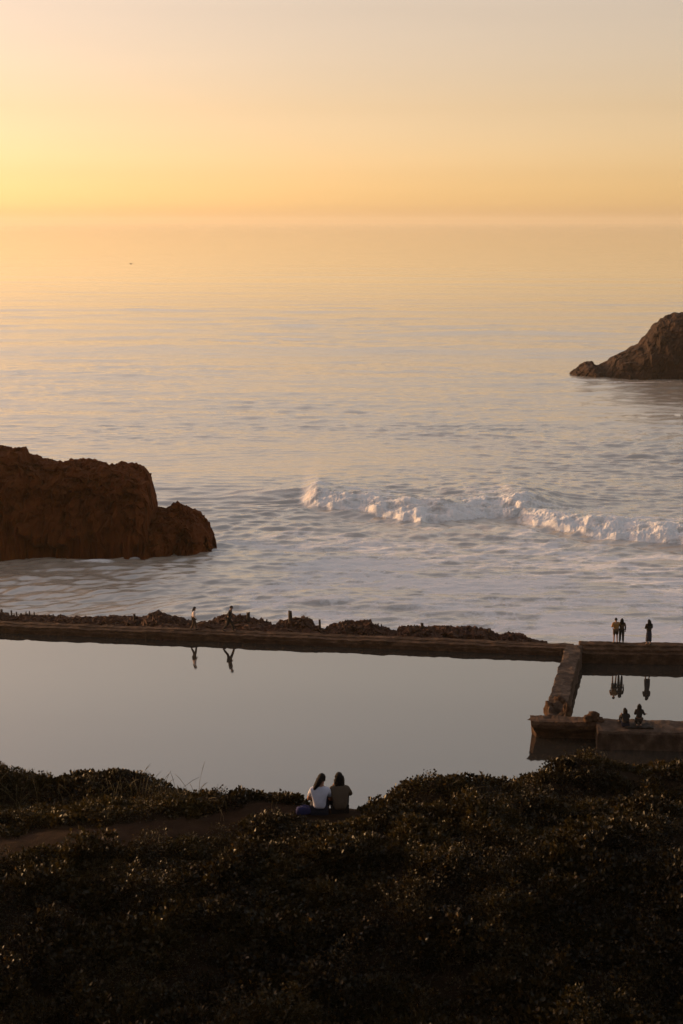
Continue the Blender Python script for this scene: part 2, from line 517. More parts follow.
prof = [(-150, 470), (-90, 452), (-40, 449), (0, 446), (14, 448), (24, 450), (27, 456), (53, 463), (88, 461.5), (109, 465), (133, 464), (147, 472), (151, 485),
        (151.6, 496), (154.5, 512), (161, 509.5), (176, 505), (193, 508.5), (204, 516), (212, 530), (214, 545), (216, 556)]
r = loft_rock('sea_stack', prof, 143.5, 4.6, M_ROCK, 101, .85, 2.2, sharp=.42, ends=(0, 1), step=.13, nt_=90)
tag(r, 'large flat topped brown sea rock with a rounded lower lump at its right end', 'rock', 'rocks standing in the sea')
prof = [(568, 381), (573.5, 370.6), (585, 363), (591, 361.8), (594.4, 365), (600, 368), (607, 363.7), (613, 358), (628, 350.7), (638.4, 345), (642.6, 341.5),
        (643, 338.5), (647, 336), (649, 333), (655, 324.5), (665.6, 317), (676, 313.4), (690, 313.6), (720, 318), (760, 335), (800, 352), (830, 380)]
r = loft_rock('sea_stack', prof, 310, 8, M_FROCK, 131, .9, 4.0, sharp=.6, ends=(1, 1), step=.3, nt_=80)
tag(r, 'distant peaked rock with pale streaked summit and a long low spur', 'rock', 'rocks standing in the sea')

G = 'dark rocks heaped behind the far pool wall'
SR = [
 ([(-60, 616), (-30, 613), (0, 615), (8, 618), (30, 617), (60, 619), (100, 619), (135, 619), (150, 618), (163, 624), (172, 632)], 'long low bank of dark rubble at the left end of the far pool wall', 201),
 ([(136, 632), (143, 620), (150, 615), (157, 613.5), (164, 615), (173, 619), (182, 621), (192, 624), (203, 633)], 'low hummock of dark rock left of the walker in white', 202),
 ([(200, 634), (206, 624), (217, 619), (226, 617), (233, 616), (240, 617), (247, 619), (258, 622), (268, 625), (278, 636)], 'tall pointed hump of dark rock directly behind the walking man', 203),
 ([(272, 636), (277, 626), (286, 622), (295, 620.5), (304, 619), (311, 622), (317, 635)], 'rounded dark boulder carrying a thick square stump', 204),
 ([(322, 638), (327, 629), (337, 624.5), (350, 623), (362, 622.5), (370, 622.6), (375, 627), (385, 630), (395, 632), (400, 641)], 'broad flat backed dark rock right of the thin upright post', 205),
 ([(393, 641), (400, 630), (408, 627.6), (420, 629), (434, 629.6), (448, 628.6), (462, 629), (478, 629.6), (489, 632), (496, 635), (503, 645)], 'longest dark boulder, with a squat stump near its left end', 206),
 ([(495, 645), (500, 637), (512, 635), (525, 637), (530, 641), (544, 646)], 'smallest low dark rock tapering out where the walls meet', 207),
 ([(140, 634), (160, 626), (185, 627), (202, 624), (214, 627), (240, 625), (262, 628), (275, 627), (290, 629), (318, 629), (324, 634), (345, 630), (380, 632), (398, 634), (420, 633), (450, 634), (480, 636), (505, 637), (530, 641), (552, 647)],
  'low ragged line of broken rock linking the bigger boulders along the far wall', 208),
]
wall_a, wall_b = np.array(on_level(0, 633, POOL_Z)), np.array(on_level(550, 655.5, POOL_Z))
def wall_front(x):
    return wall_a[1] + (x - wall_a[0]) * (wall_b[1] - wall_a[1]) / (wall_b[0] - wall_a[0])
for prof, lab, sd_ in SR:
    um = sum(p[0] for p in prof) / len(prof)
    xm = on_level(um, 640, 1.5)[0]
    r = loft_rock('shore_rock', prof, (wall_front(xm) if sd_ != 208 else wall_front(0.0)) + (4.4 if sd_ != 208 else 3.6), 2.0, M_SROCK, sd_, .42, .75, zb=-1.2, sharp=.38, nt_=56, ends=(0, 0))
    tag(r, lab, 'rock', G)

# ------------------------------------------------------------------ concrete walls: a section swept along a line, then weathered
def wall_mesh(p0, p1, sec, n, amp, nscale, seed, name, mat, parent=None, sub=5, end_amp=.0, flat=False, droop=0, cut=0):
    p0, p1 = np.array(p0, float), np.array(p1, float)
    d = (p1 - p0)
    ln = np.linalg.norm(d)
    d = d / ln
    nrm = np.array([-d[1], d[0]])                  # to the left of the run
    S = []
    for k in range(len(sec)):
        a, b_ = np.array(sec[k]), np.array(sec[(k + 1) % len(sec)])
        for j in range(sub):
            S.append(a + (b_ - a) * j / sub)
    S = np.array(S)
    m = len(S)
    t = np.linspace(0, ln, n)
    A = p0[None, None, :] + d[None, None, :] * t[:, None, None] + nrm[None, None, :] * S[None, :, 0:1]
    z = np.repeat(S[None, :, 1], n, 0)
    x, y = A[..., 0], A[..., 1]
    z = np.where(z > .3, z - droop * smooth(.84, 1, t / ln)[:, None] * (1 + .5 * fbm(x / .5, y / .5, seed=seed + 3, octv=3)), z)
    if cut:                                       # undermined end: the foot has broken away
        sh = cut * np.clip(2.15 - z, 0, .75) / .75 * smooth(.30, 0, t / ln)[:, None]
        x = x + d[0] * sh
        y = y + d[1] * sh
    q = fbm(x / nscale, y / nscale, z / nscale, seed, 6, .68)
    q2 = fbm(x / nscale + 31, y / nscale, z / nscale, seed + 5, 5, .6)
    x = x + nrm[0] * amp * q
    y = y + nrm[1] * amp * q
    z = z + amp * .8 * q2
    if end_amp:
        for idx, sg in ((0, -1), (n - 1, 1)):
            e = end_amp * fbm(S[:, 0] / .5, S[:, 1] / .5, seed=seed + 2, octv=3)
            x[idx] += d[0] * e; y[idx] += d[1] * e
    V = np.stack([x, y, z], -1).reshape(-1, 3)
    f = [tuple(q_) for q_ in grid_faces(n, m, True)]
    f.append(tuple(range(m))[::-1]); f.append(tuple((n - 1) * m + k for k in range(m)))
    return mesh_obj(name, V, f, mat, parent, flat=True)

# far wall, left run (leans on the sea side)
La = wall_a + (wall_a - wall_b) * .45
dirw = (wall_b - wall_a) / np.linalg.norm(wall_b - wall_a)
Lb = wall_b + dirw * 1.6
sec = [(0, -2.0), (1.15, -2.0), (1.15, 1.80), (.62, 1.78), (.58, 1.73), (.10, 1.70), (.06, 1.52), (.0, 1.48)]
w = wall_mesh(La, Lb, sec, 420, .055, .9, 301, 'pool_wall', M_CONC, sub=4)
tag(w, 'long low weathered concrete wall closing the pool on the sea side', 'wall', 'old concrete pool walls')
# right run, thicker, where three people stand
ra, rb = np.array(on_level(580.5, 663, POOL_Z)), np.array(on_level(683, 664.8, POOL_Z))
rb = rb + (rb - ra) * 2.0
sec = [(0, -2.0), (1.75, -2.0), (1.75, 2.22), (1.45, 2.32), (.75, 2.28), (.68, 2.16), (.36, 2.08), (.32, 1.94), (.0, 1.88)]
w = wall_mesh(ra, rb, sec, 220, .05, .9, 311, 'pool_wall', M_CONC, sub=4)
tag(w, 'thicker stepped concrete wall with three people standing on it', 'wall', 'old concrete pool walls')
# cross wall running toward the viewer
ca, cb = np.array(on_level(574, 645.2, 2.32)), np.array(on_level(556.5, 706, 2.25))
sec = [(-.58, -2.0), (.58, -2.0), (.58, 2.0), (.54, 2.26), (-.52, 2.34), (-.57, 2.1)]
w = wall_mesh(ca, cb, sec, 130, .075, .8, 321, 'cross_wall', M_CONC2, sub=6, end_amp=.3, droop=.75)
tag(w, 'broken concrete cross wall joining the far wall to the near block', 'wall', 'old concrete pool walls')
cdv = (cb - ca) / np.linalg.norm(cb - ca)
# near walls: two blocks
na, nb = np.array(on_level(530, 741.5, POOL_Z)), np.array(on_level(601, 743, POOL_Z))
sec = [(.78, -2.0), (1.25, -2.0), (1.35, 2.30), (.1, 2.36), (-.02, 2.2), (.0, 1.98), (.34, 1.75), (.6, 1.58), (.70, 1.2)]
w = wall_mesh(na, nb, sec, 90, .06, .7, 331, 'near_wall', M_CONC, sub=5, end_amp=.34, cut=.5)
tag(w, 'undercut left block of the near concrete wall, its end broken off', 'wall', 'old concrete pool walls')
na, nb = np.array(on_level(597.5, 749.6, POOL_Z)), np.array(on_level(690, 752, POOL_Z))
nb = nb + (nb - na) * 1.5
sec = [(.08, -2.0), (1.95, -2.0), (1.95, 2.38), (.06, 2.30), (-.03, 2.18), (.03, 1.6)]
w = wall_mesh(na, nb, sec, 220, .045, .8, 341, 'near_wall', M_CONC2, sub=5, end_amp=.1)
tag(w, 'streaked right block of the near concrete wall with two seated people', 'wall', 'old concrete pool walls')

# broken lumps
def lump_rock(name, loc, size, seed, mat, amp=.28):
    n, m = 18, 26
    th = np.linspace(0, math.pi, n)[:, None]
    ph = np.linspace(0, 2 * math.pi, m, endpoint=False)[None, :]
    d = np.stack([np.sin(th) * np.cos(ph), np.sin(th) * np.sin(ph), np.cos(th) + 0 * ph], -1)
    q = 1 + amp * fbm(d[..., 0] * 1.7 + seed, d[..., 1] * 1.7, d[..., 2] * 1.7, seed, 4, .6)
    d = d * q[..., None] * np.array(size)
    o = mesh_obj(name, d.reshape(-1, 3), grid_faces(n, m, True), mat)
    o.location = loc
    return o
G2 = 'broken concrete lumps on the pool walls'
for (u, v, z, s, sd_, lab) in (
        (588, 720.5, 2.4, (.26, .3, .24), 401, 'leftmost concrete lump heaped on the near wall'),
        (594, 719.5, 2.42, (.34, .32, .34), 402, 'tallest concrete lump heaped on the near wall'),
        (600, 721, 2.38, (.22, .26, .18), 403, 'flattest concrete lump heaped on the near wall, closest to the seated pair'),
        (567, 716, 1.5, (.30, .3, .5), 404, 'upright broken chunk at the foot of the cross wall'),
        (551, 714, 1.3, (.42, .5, .6), 405, 'large broken chunk under the near end of the cross wall'),
        (559, 710, 1.5, (.5, .5, .62), 406, 'slumped chunk between the cross wall and the near block')):
    x, y = on_level(u, v, z)
    o = lump_rock('concrete_rubble', (x, y, z + s[2] * .5 - .05), s, sd_, M_CONC)
    tag(o, lab, 'rubble', G2)

# posts and stumps on the rocks
def post(u, v0, v1, wpx, yoff, lab, seed):
    x = on_level(u, v1, 1.8)[0]
    yc = wall_front(x) + yoff
    xx, zt = on_depth(u, v0, yc)
    _, zb = on_depth(u, v1 + 5, yc)
    r0 = wpx / 14.0 / 2
    n, m = 9, 12
    V = []
    for k in range(n):
        f = k / (n - 1)
        for j in range(m):
            a = 2 * math.pi * j / m
            q = r0 * (1.1 - .25 * f) * (1 + .22 * float(vnoise(np.array(math.cos(a) * 1.5 + seed), np.array(math.sin(a) * 1.5), f * 3, seed)))
            V.append((q * math.cos(a), q * math.sin(a), f * (zt - zb) * (1 + .06 * float(vnoise(np.array(a), np.array(seed * 1.)))) if k == n - 1 else f * (zt - zb)))
    fl = [tuple(q) for q in grid_faces(n, m, True)] + [tuple(range(m))[::-1], tuple((n - 1) * m + j for j in range(m))]
    o = mesh_obj('old_post', V, fl, M_WOOD)
    o.location = (xx, yc, zb)
    o.rotation_euler = (0, R(random.uniform(-4, 4)), 0)
    tag(o, lab, 'post', 'old posts and stumps on the sea rocks')
PO = [(290.6, 612, 621, 4.2, 4.2, 'thick square stump on the rounded boulder'),
      (320.4, 621, 632, 2.4, 3.4, 'thin upright post in the gap between two boulders'),
      (248, 613.5, 620, 3.6, 4.2, 'short blunt stump on the shoulder of the rock behind the walking man'),
      (422.6, 624, 629, 3.4, 4.4, 'squat stump on the longest dark boulder'),
      (378, 624.5, 628, 1.6, 4.4, 'tiny peg at the right shoulder of the broad flat rock'),
      (381.5, 625.5, 630, 1.4, 4.4, 'slim peg just right of the tiny peg'),
      (451, 626.5, 629, 1.5, 4.4, 'small nub on the middle of the longest dark boulder'),
      (490, 629.5, 634, 2.0, 4.4, 'short peg on the right end of the longest dark boulder'),
      (135, 615.5, 620, 2.8, 4.4, 'lone stump at the right end of the long rubble bank'),
      (1.5, 611, 617, 3.0, 4.4, 'stout post at the left edge of the photo'),
      (12, 612, 618, 1.8, 4.4, 'first thin post after the stout one at the left edge'),
      (17, 613.5, 618, 1.6, 4.6, 'second thin post after the stout one at the left edge'),
      (21, 614.5, 618, 2.0, 4.2, 'short thick peg in the middle of the post row'),
      (25.5, 613, 618, 1.4, 4.4, 'thin peg right of the short thick one in the post row'),
      (30, 612.5, 618, 1.7, 4.4, 'taller pointed post near the right of the post row'),
      (34.5, 613, 618, 1.5, 4.6, 'last thin post of the row on the rubble bank'),
      (53, 615.5, 619, 1.5, 4.4, 'left of two lone pegs on the middle of the rubble bank'),
      (60, 615, 619, 1.7, 4.4, 'right of two lone pegs on the middle of the rubble bank')]
for k, (u, v0, v1, wp, yo, lab) in enumerate(PO):
    post(u, v0 - 1.2, v1, wp, yo, lab, 500 + k)

# ------------------------------------------------------------------ people
def skin_mesh(name, joints, edges, radii, mat, parent, sub=2, extra=None):
    """one continuous skinned surface grown round the joints"""
    names = list(joints)
    idx = {n: i for i, n in enumerate(names)}
    me = bpy.data.meshes.new(name)
    me.from_pydata([tuple(joints[n]) for n in names], [(idx[a], idx[b_]) for a, b_ in edges], [])
    o = bpy.data.objects.new(name, me)
    COL.objects.link(o)
    sk = o.modifiers.new('skin', 'SKIN')
    sk.use_smooth_shade = True
    lay = me.skin_vertices[0] if me.skin_vertices else me.skin_vertices.new()
    for i, n in enumerate(names):
        rr_ = radii[n]
        lay.data[i].radius = rr_ if isinstance(rr_, tuple) else (rr_, rr_)
        lay.data[i].use_root = (i == 0)
    sb = o.modifiers.new('sub', 'SUBSURF')
    sb.levels = sb.render_levels = sub
    dg = bpy.context.evaluated_depsgraph_get()
    dg.update()
    ev = o.evaluated_get(dg)
    m2 = bpy.data.meshes.new_from_object(ev, depsgraph=dg)
    o.modifiers.clear()
    o.data = m2
    bpy.data.meshes.remove(me)
    m2.name = name
    m2.materials.clear()
    m2.materials.append(mat)
    m2.polygons.foreach_set('use_smooth', np.ones(len(m2.polygons), bool))
    if extra is not None:
        import bmesh
        bm = bmesh.new(); bm.from_mesh(m2)
        for V, Fc in extra:
            vs_ = [bm.verts.new(tuple(v)) for v in V]
            for f in Fc:
                try:
                    fc = bm.faces.new([vs_[i] for i in f]); fc.smooth = True
                except ValueError:
                    pass
        bm.to_mesh(m2); bm.free()
    if parent:
        o.parent = parent
    return o

def tube(pts, rad, m=8):
    pts = [np.array(p, float) for p in pts]
    V, Fc = [], []
    for i, p in enumerate(pts):
        d = (pts[min(i + 1, len(pts) - 1)] - pts[max(i - 1, 0)])
        d /= np.linalg.norm(d) + 1e-9
        a = np.cross(d, [0, 0, 1.0]) if abs(d[2]) < .9 else np.cross(d, [1.0, 0, 0])
        a /= np.linalg.norm(a)
        b_ = np.cross(d, a)
        for j in range(m):
            t = 2 * math.pi * j / m
            V.append(p + rad[i] * (a * math.cos(t) + b_ * math.sin(t)))
    for i in range(len(pts) - 1):
        for j in range(m):
            Fc.append((i * m + j, i * m + (j + 1) % m, (i + 1) * m + (j + 1) % m, (i + 1) * m + j))
    Fc.append(tuple(range(m))[::-1]); Fc.append(tuple((len(pts) - 1) * m + j for j in range(m)))
    return V, Fc

def ball(c, r3, n=10, m=14):
    V, Fc = [], []
    for i in range(n + 1):
        t = math.pi * i / n
        for j in range(m):
            p = 2 * math.pi * j / m
            V.append(np.array(c) + np.array(r3) * np.array([math.sin(t) * math.cos(p), math.sin(t) * math.sin(p), math.cos(t)]))
    for i in range(n):
        for j in range(m):
            Fc.append((i * m + j, (i + 1) * m + j, (i + 1) * m + (j + 1) % m, i * m + (j + 1) % m))
    return V, Fc

M_SKIN = cloth('skin', (.32, .17, .11), .6)
M_HAIR = cloth('dark_hair', (.010, .006, .004), .9)
M_BLACK = cloth('black_cloth', (.02, .016, .014))
M_BROWNC = cloth('brown_cloth', (.07, .042, .025))
M_TAN = cloth('ochre_cloth', (.30, .15, .045))
M_WHITE = cloth('white_cloth', (.46, .46, .54))
M_PALE = cloth('pale_cloth', (.70, .56, .50))
M_NAVY = cloth('navy_cloth', (.028, .028, .04))
M_KHAKI = cloth('khaki_cloth', (.08, .055, .036))
M_BAG = cloth('violet_blue_bag', (.028, .027, .085))
M_SHOE = cloth('shoe', (.02, .017, .015), .7)

EDGES = [('pelvis', 'waist'), ('waist', 'chest'), ('chest', 'neck'), ('neck', 'head'), ('head', 'crown'),
         ('chest', 'sl'), ('sl', 'el'), ('el', 'wl'), ('wl', 'pl'), ('chest', 'sr'), ('sr', 'er'), ('er', 'wr'), ('wr', 'pr'),
         ('pelvis', 'hl'), ('hl', 'kl'), ('kl', 'al'), ('al', 'tl'), ('pelvis', 'hr'), ('hr', 'kr'), ('kr', 'ar'), ('ar', 'tr')]
RAD = dict(pelvis=(.135, .115), waist=(.125, .10), chest=(.145, .11), neck=.052, head=(.078, .095), crown=(.07, .085), sl=.06, sr=.06, el=.042, er=.042, wl=.03, wr=.03,
           pl=(.035, .02), pr=(.035, .02), hl=.09, hr=.09, kl=.058, kr=.058, al=.04, ar=.04, tl=.035, tr=.035)

def stand_pose(stride=0.0, lean=0.0, arms='down'):
    j = dict(pelvis=(0, 0, .93), waist=(0, .01 + lean * .3, 1.08), chest=(0, .01 + lean, 1.33), neck=(0, .02 + lean * 1.2, 1.47), head=(0, .045 + lean * 1.4, 1.58), crown=(0, .04 + lean * 1.5, 1.64),
             hl=(-.095, 0, .89), hr=(.095, 0, .89), kl=(-.10, .03 + stride * .16, .49), kr=(.10, .03 - stride * .10, .49),
             al=(-.11, stride * .34 - .01, .08), ar=(.11, -stride * .36 - .01, .08 + .07 * abs(stride)), tl=(-.13, stride * .34 + .15, .035), tr=(.13, -stride * .36 + .12, .035 + .02 * abs(stride)),
             sl=(-.19, .0 + lean, 1.39), sr=(.19, .0 + lean, 1.39))
    if arms == 'down':
        j.update(el=(-.25, -.03 - stride * .1, 1.11), er=(.25, -.03 + stride * .1, 1.11), wl=(-.24, .06 - stride * .2, .87), wr=(.24, .06 + stride * .2, .87),
                 pl=(-.235, .08 - stride * .22, .80), pr=(.235, .08 + stride * .22, .80))
    elif arms == 'around':      # left arm across the neighbour on the right
        j.update(el=(-.28, -.01, 1.13), wl=(-.16, .17, 1.10), pl=(-.10, .2, 1.13), er=(.38, .02, 1.24), wr=(.50, .10, 1.18), pr=(.55, .13, 1.15))
    elif arms == 'akimbo':
        j.update(el=(-.36, -.02, 1.16), wl=(-.17, .10, 1.03), pl=(-.13, .12, 1.0), er=(.34, -.03, 1.16), wr=(.17, .12, 1.05), pr=(.12, .15, 1.03))
    elif arms == 'front':
        j.update(el=(-.24, .05, 1.12), wl=(-.12, .26, 1.20), pl=(-.07, .31, 1.24), er=(.24, .05, 1.12), wr=(.12, .26, 1.22), pr=(.07, .31, 1.26))
    elif arms == 'raised':      # one hand held up beside the face
        j.update(el=(-.27, .10, 1.20), wl=(-.17, .26, 1.42), pl=(-.13, .28, 1.48), er=(.26, .02, 1.11), wr=(.14, .2, 1.06), pr=(.1, .25, 1.08))
    return j

def sit_pose(tilt=0.0, arms='knees', lean=.10):
    j = dict(pelvis=(0, 0, .12), waist=(0, .0, .27), chest=(tilt * .3, lean, .52), neck=(tilt * .6, lean + .05, .67), head=(tilt, lean + .10, .785), crown=(tilt * 1.2, lean + .10, .845),
             hl=(-.10, .05, .115), hr=(.10, .05, .115), kl=(-.17, .40, .46), kr=(.17, .42, .44), al=(-.13, .62, .08), ar=(.14, .64, .08), tl=(-.14, .78, .04), tr=(.16, .80, .04),
             sl=(-.185 + tilt * .3, lean - .01, .585), sr=(.185 + tilt * .3, lean - .01, .585))
    if arms == 'knees':
        j.update(el=(-.27, .22, .40), er=(.27, .22, .40), wl=(-.16, .42, .50), wr=(.16, .42, .50), pl=(-.11, .47, .53), pr=(.11, .47, .53))
    elif arms == 'lap':
        j.update(el=(-.27, .14, .33), er=(.27, .14, .33), wl=(-.09, .34, .33), wr=(.09, .34, .33), pl=(-.04, .39, .34), pr=(.04, .39, .34))
    elif arms == 'prop':
        j.update(el=(-.30, .05, .32), er=(.27, .18, .35), wl=(-.33, -.03, .10), wr=(.13, .36, .40), pl=(-.34, .0, .035), pr=(.08, .4, .42))
    return j

def kneel_pose():
    j = dict(pelvis=(0, 0, .40), waist=(0, .02, .55), chest=(0, .05, .80), neck=(0, .07, .94), head=(0, .10, 1.055), crown=(0, .09, 1.115),
             hl=(-.10, .03, .37), hr=(.10, .03, .37), kl=(-.12, .40, .10), kr=(.12, .40, .10), al=(-.10, .0, .07), ar=(.10, .0, .07), tl=(-.10, -.16, .05), tr=(.10, -.16, .05),
             sl=(-.185, .03, .86), sr=(.185, .03, .86))
    j.update(el=(-.22, .12, .62), wl=(-.12, .32, .60), pl=(-.07, .37, .62), er=(.27, .10, .62), wr=(.36, .30, .60), pr=(.38, .36, .58))
    return j

def hand(jn, side):
    """palm end gives five unequal, bent fingers and a thumb from the palm's side"""
    p, w_, e_ = [np.array(jn[k + side]) for k in ('p', 'w', 'e')]
    d = p - w_
    d = d / (np.linalg.norm(d) + 1e-9)
    lat_ = np.cross(d, np.array([0, 0, 1.0]) if abs(d[2]) < .8 else np.array([0, 1.0, 0]))
    lat_ /= np.linalg.norm(lat_)
    nr = np.cross(lat_, d)
    out = []
    for k, ln in enumerate((.062, .074, .08, .072)):
        o_ = p - d * .01 + lat_ * (.028 - .0187 * k)
        out.append(tube([o_, o_ + d * ln * .45 + nr * .004, o_ + d * ln * .78 + nr * .02, o_ + d * ln * .92 + nr * .036], [.0095, .009, .008, .006]))
    o_ = w_ + d * .035 + lat_ * .026
    out.append(tube([o_, o_ + d * .03 + lat_ * .022, o_ + d * .058 + lat_ * .026 + nr * .012], [.012, .0105, .008]))
    return out

def person(loc, rz, j, top, bottom, hair='short', scale=1.0, label='', sub=2, long_top=0.0, sleeve='long', skirt=False, barefeet=False, group=None, shoe=M_SHOE, bare_legs=False, wide=1.0, hair_mat=None):
    root = empty('person', loc, rz)
    root.scale = (scale,) * 3
    tag(root, label, 'person', group)
    j = {k: np.array(v, float) for k, v in j.items()}
    hd = j['head'] * .5 + j['crown'] * .5
    up = j['crown'] - j['neck']; up /= np.linalg.norm(up)
    fw = np.array([0, 1.0, 0]); fw = fw - up * fw.dot(up); fw /= np.linalg.norm(fw)
    rt = np.cross(fw, up)
    def at_(a, b_, c): return hd + rt * a + fw * b_ + up * c
    # face details grown out of the head surface
    extra = [ball(at_(s * .033, .084, .01), (.012, .008, .008), 6, 8) for s in (-1, 1)]                 # eyes
    extra.append(tube([at_(0, .088, .012), at_(0, .104, -.012), at_(0, .112, -.028), at_(0, .09, -.036)], [.008, .011, .015, .01]))   # nose
    extra.append(tube([at_(-.026, .086, -.062), at_(0, .096, -.060), at_(.026, .086, -.062)], [.004, .008, .004]))                  # mouth
    extra += [ball(at_(s * .083, -.004, -.012), (.012, .02, .034), 6, 8) for s in (-1, 1)]              # ears
    for s in ('l', 'r'):
        extra += hand(j, s)
    skin_mesh('body', j, EDGES, RAD, M_SKIN, root, sub, extra)
    # top: torso and sleeves
    T = {}
    for k in ('waist', 'pelvis', 'chest', 'sl', 'sr', 'el', 'er', 'wl', 'wr'):
        T[k] = j[k].copy()
    T['waist'], T['pelvis'] = j['waist'], j['pelvis']
    ed = [('waist', 'chest'), ('chest', 'collar'), ('chest', 'sl'), ('chest', 'sr'), ('sl', 'el'), ('sr', 'er')]
    T['collar'] = j['chest'] * .1 + j['neck'] * .9
    T['hem'] = j['waist'] * .35 + j['pelvis'] * .65 + (j['pelvis'] - j['waist']) * long_top
    ed.append(('waist', 'hem'))
    rd = dict(waist=(.15 * wide, .125 * wide), chest=(.165 * wide, .13 * wide), collar=.072, sl=.078, sr=.078, el=.058, er=.058, hem=(.165 * wide, .14 * wide), wl=.044, wr=.044)
    T.pop('pelvis')
    if sleeve == 'long':
        for s in 'lr':
            T['w' + s] = j['w' + s] * .9 + j['e' + s] * .1
            ed.append(('e' + s, 'w' + s))
    else:
        for s in 'lr':
            T['e' + s] = j['s' + s] * .35 + j['e' + s] * .65
            T.pop('w' + s)
    order = ['chest'] + [k for k in T if k != 'chest']
    skin_mesh('shirt', {k: T[k] for k in order}, ed, rd, top, root, sub)
    # bottoms
    if skirt:
        rings = []
        hip = j['pelvis']
        V, Fc = [], []
        mm = 20
        zs = [(j['waist'][2] * .6 + hip[2] * .4, .13), (hip[2], .165), (.70, .19), (.45, .20), (.26, .205)]
        for z, r0 in zs:
            for q in range(mm):
                a = 2 * math.pi * q / mm
                rq = r0 * (1 + .06 * math.sin(5 * a + z * 4))
                V.append((hip[0] + rq * math.cos(a), hip[1] + rq * .82 * math.sin(a), z))
        Fc = [tuple(q) for q in grid_faces(len(zs), mm, True)]
        mesh_obj('skirt', V, Fc, bottom, root)
    B = {k: j[k] for k in ('pelvis', 'hl', 'hr', 'kl', 'kr', 'al', 'ar')}
    bed = [('pelvis', 'hl'), ('pelvis', 'hr'), ('hl', 'kl'), ('hr', 'kr'), ('kl', 'al'), ('kr', 'ar')]
    brd = dict(pelvis=(.155, .14), hl=.12, hr=.12, kl=.09, kr=.09, al=.07, ar=.07)
    if bare_legs:
        for s in 'lr':
            B['k' + s] = j['h' + s] * .15 + j['k' + s] * .85
            B.pop('a' + s)
            brd['k' + s] = .09
        bed = bed[:4]
    if not skirt:
        skin_mesh('trousers', B, bed, brd, bottom, root, sub)
    for s in 'lr':
        a, t = j['a' + s], j['t' + s]
        d = t - a
        V, Fc = tube([a + np.array([0, -.035, -.03]) - d * .15, a + d * .3 + np.array([0, 0, -.035]), a + d * .75 + np.array([0, 0, -.008]), t + d * .25 + np.array([0, 0, -.0])], [.046, .05, .045, .028], 10)
        mesh_obj('shoe', V, Fc, shoe, root)
    # hair: cap over the skull, with a tail or falling length
    n, m = 12, 20
    V = []
    for i in range(n):
        t = math.pi * .66 * i / (n - 1)
        for q in range(m):
            a = 2 * math.pi * q / m
            back = -math.sin(a)                     # toward -fw
            tt_ = t * (1.0 if back > -.2 else .62)
            rad = .102 * (1 + .05 * math.sin(7 * a + 3 * t))
            V.append(at_(rad * .92 * math.sin(tt_) * math.cos(a), -.012 + rad * 1.1 * math.sin(tt_) * math.sin(a), .012 + rad * 1.12 * math.cos(tt_)))
    Fc = [tuple(q) for q in grid_faces(n, m, True)] + [tuple(range(m))[::-1]]
    if hair != 'short':
        if hair == 'long':
            parts_ = [[(s * .055, -.055, .02), (s * .07, -.08, -.09), (s * .075, -.095, -.2), (s * .06, -.10, -.30)] for s in (-1, 0, 1)]
            rads = [.06, .06, .052, .02]
        elif hair == 'side_tail':
            parts_ = [[(-.02, -.08, .03), (-.045, -.10, -.05), (-.085, -.11, -.14), (-.12, -.11, -.22), (-.14, -.10, -.27)], [(.0, -.075, .0), (-.04, -.095, -.08), (-.10, -.10, -.18), (-.13, -.1, -.24)],
                      [(-.05, -.06, .0), (-.075, -.075, -.08), (-.11, -.08, -.16), (-.13, -.08, -.21)]]
            rads = [.062, .058, .05, .038, .015]
        elif hair == 'bob':
            parts_ = [[(s * .05, -.045, .03), (s * .07, -.055, -.04), (s * .072, -.065, -.14), (s * .06, -.07, -.22)] for s in (-1, 0, 1)]
            rads = [.06, .058, .05, .03]
        elif hair == 'bun':
            parts_ = [[(0, -.09, .07), (0, -.13, .08), (0, -.16, .07)]]
            rads = [.03, .05, .02]
        for p in parts_:
            v2, f2 = tube([at_(*q) for q in p], rads[:len(p)], 10)
            o_ = len(V)
            V += list(v2)
            Fc += [tuple(i + o_ for i in f) for f in f2]
    mesh_obj('hair', V, Fc, hair_mat or M_HAIR, root)
    return root

# two walkers on the far wall
def wall_top_at(x, off, z): return (x, wall_front(x) + off, z)
x, _ = on_level(194, 628, 1.9)
person(wall_top_at(x, .78, 1.79), R(-80), stand_pose(.55, .03), M_PALE, M_BROWNC, 'long', .98, 'woman in a pale top walking along the far pool wall', group='people on the far wall')
x, _ = on_level(229, 630, 1.9)
person(wall_top_at(x, .80, 1.79), R(-100), stand_pose(.95, .10), M_BLACK, M_BLACK, 'short', 1.08, 'man in dark clothes striding along the far wall in front of the pointed rock', group='people on the far wall')
# three on the right wall
def rpos(u, v):
    x, y = on_level(u, v, 2.34)
    return (x, y, 2.325)
def rfront(x): return ra[1] + (x - ra[0]) * (rb[1] - ra[1]) / (rb[0] - ra[0])
x = on_level(616.3, 644, 2.34)[0]
person((x, rfront(x) + 1.15, 2.30), R(8), stand_pose(.05, 0, 'around'), M_TAN, M_BROWNC, 'short', 1.02, 'man in an ochre shirt and shorts with one arm round his companion', group='people on the right wall', bare_legs=True, wide=1.15)
x = on_level(622.4, 644, 2.34)[0]
person((x, rfront(x) + 1.25, 2.30), R(-10), stand_pose(.12, 0, 'down'), M_BROWNC, M_BLACK, 'long', .99, 'long haired woman in brown leaning close to the man in ochre', group='people on the right wall', wide=1.12, long_top=.5)
x = on_level(650.2, 647, 2.3)[0]
person((x, rfront(x) + .95, 2.28), R(12), stand_pose(.12, 0, 'front'), M_BLACK, M_NAVY, 'long', 1.02, 'person in a long dark coat standing alone with both hands up near the chest', group='people on the right wall', long_top=.6, wide=1.2, skirt=True)

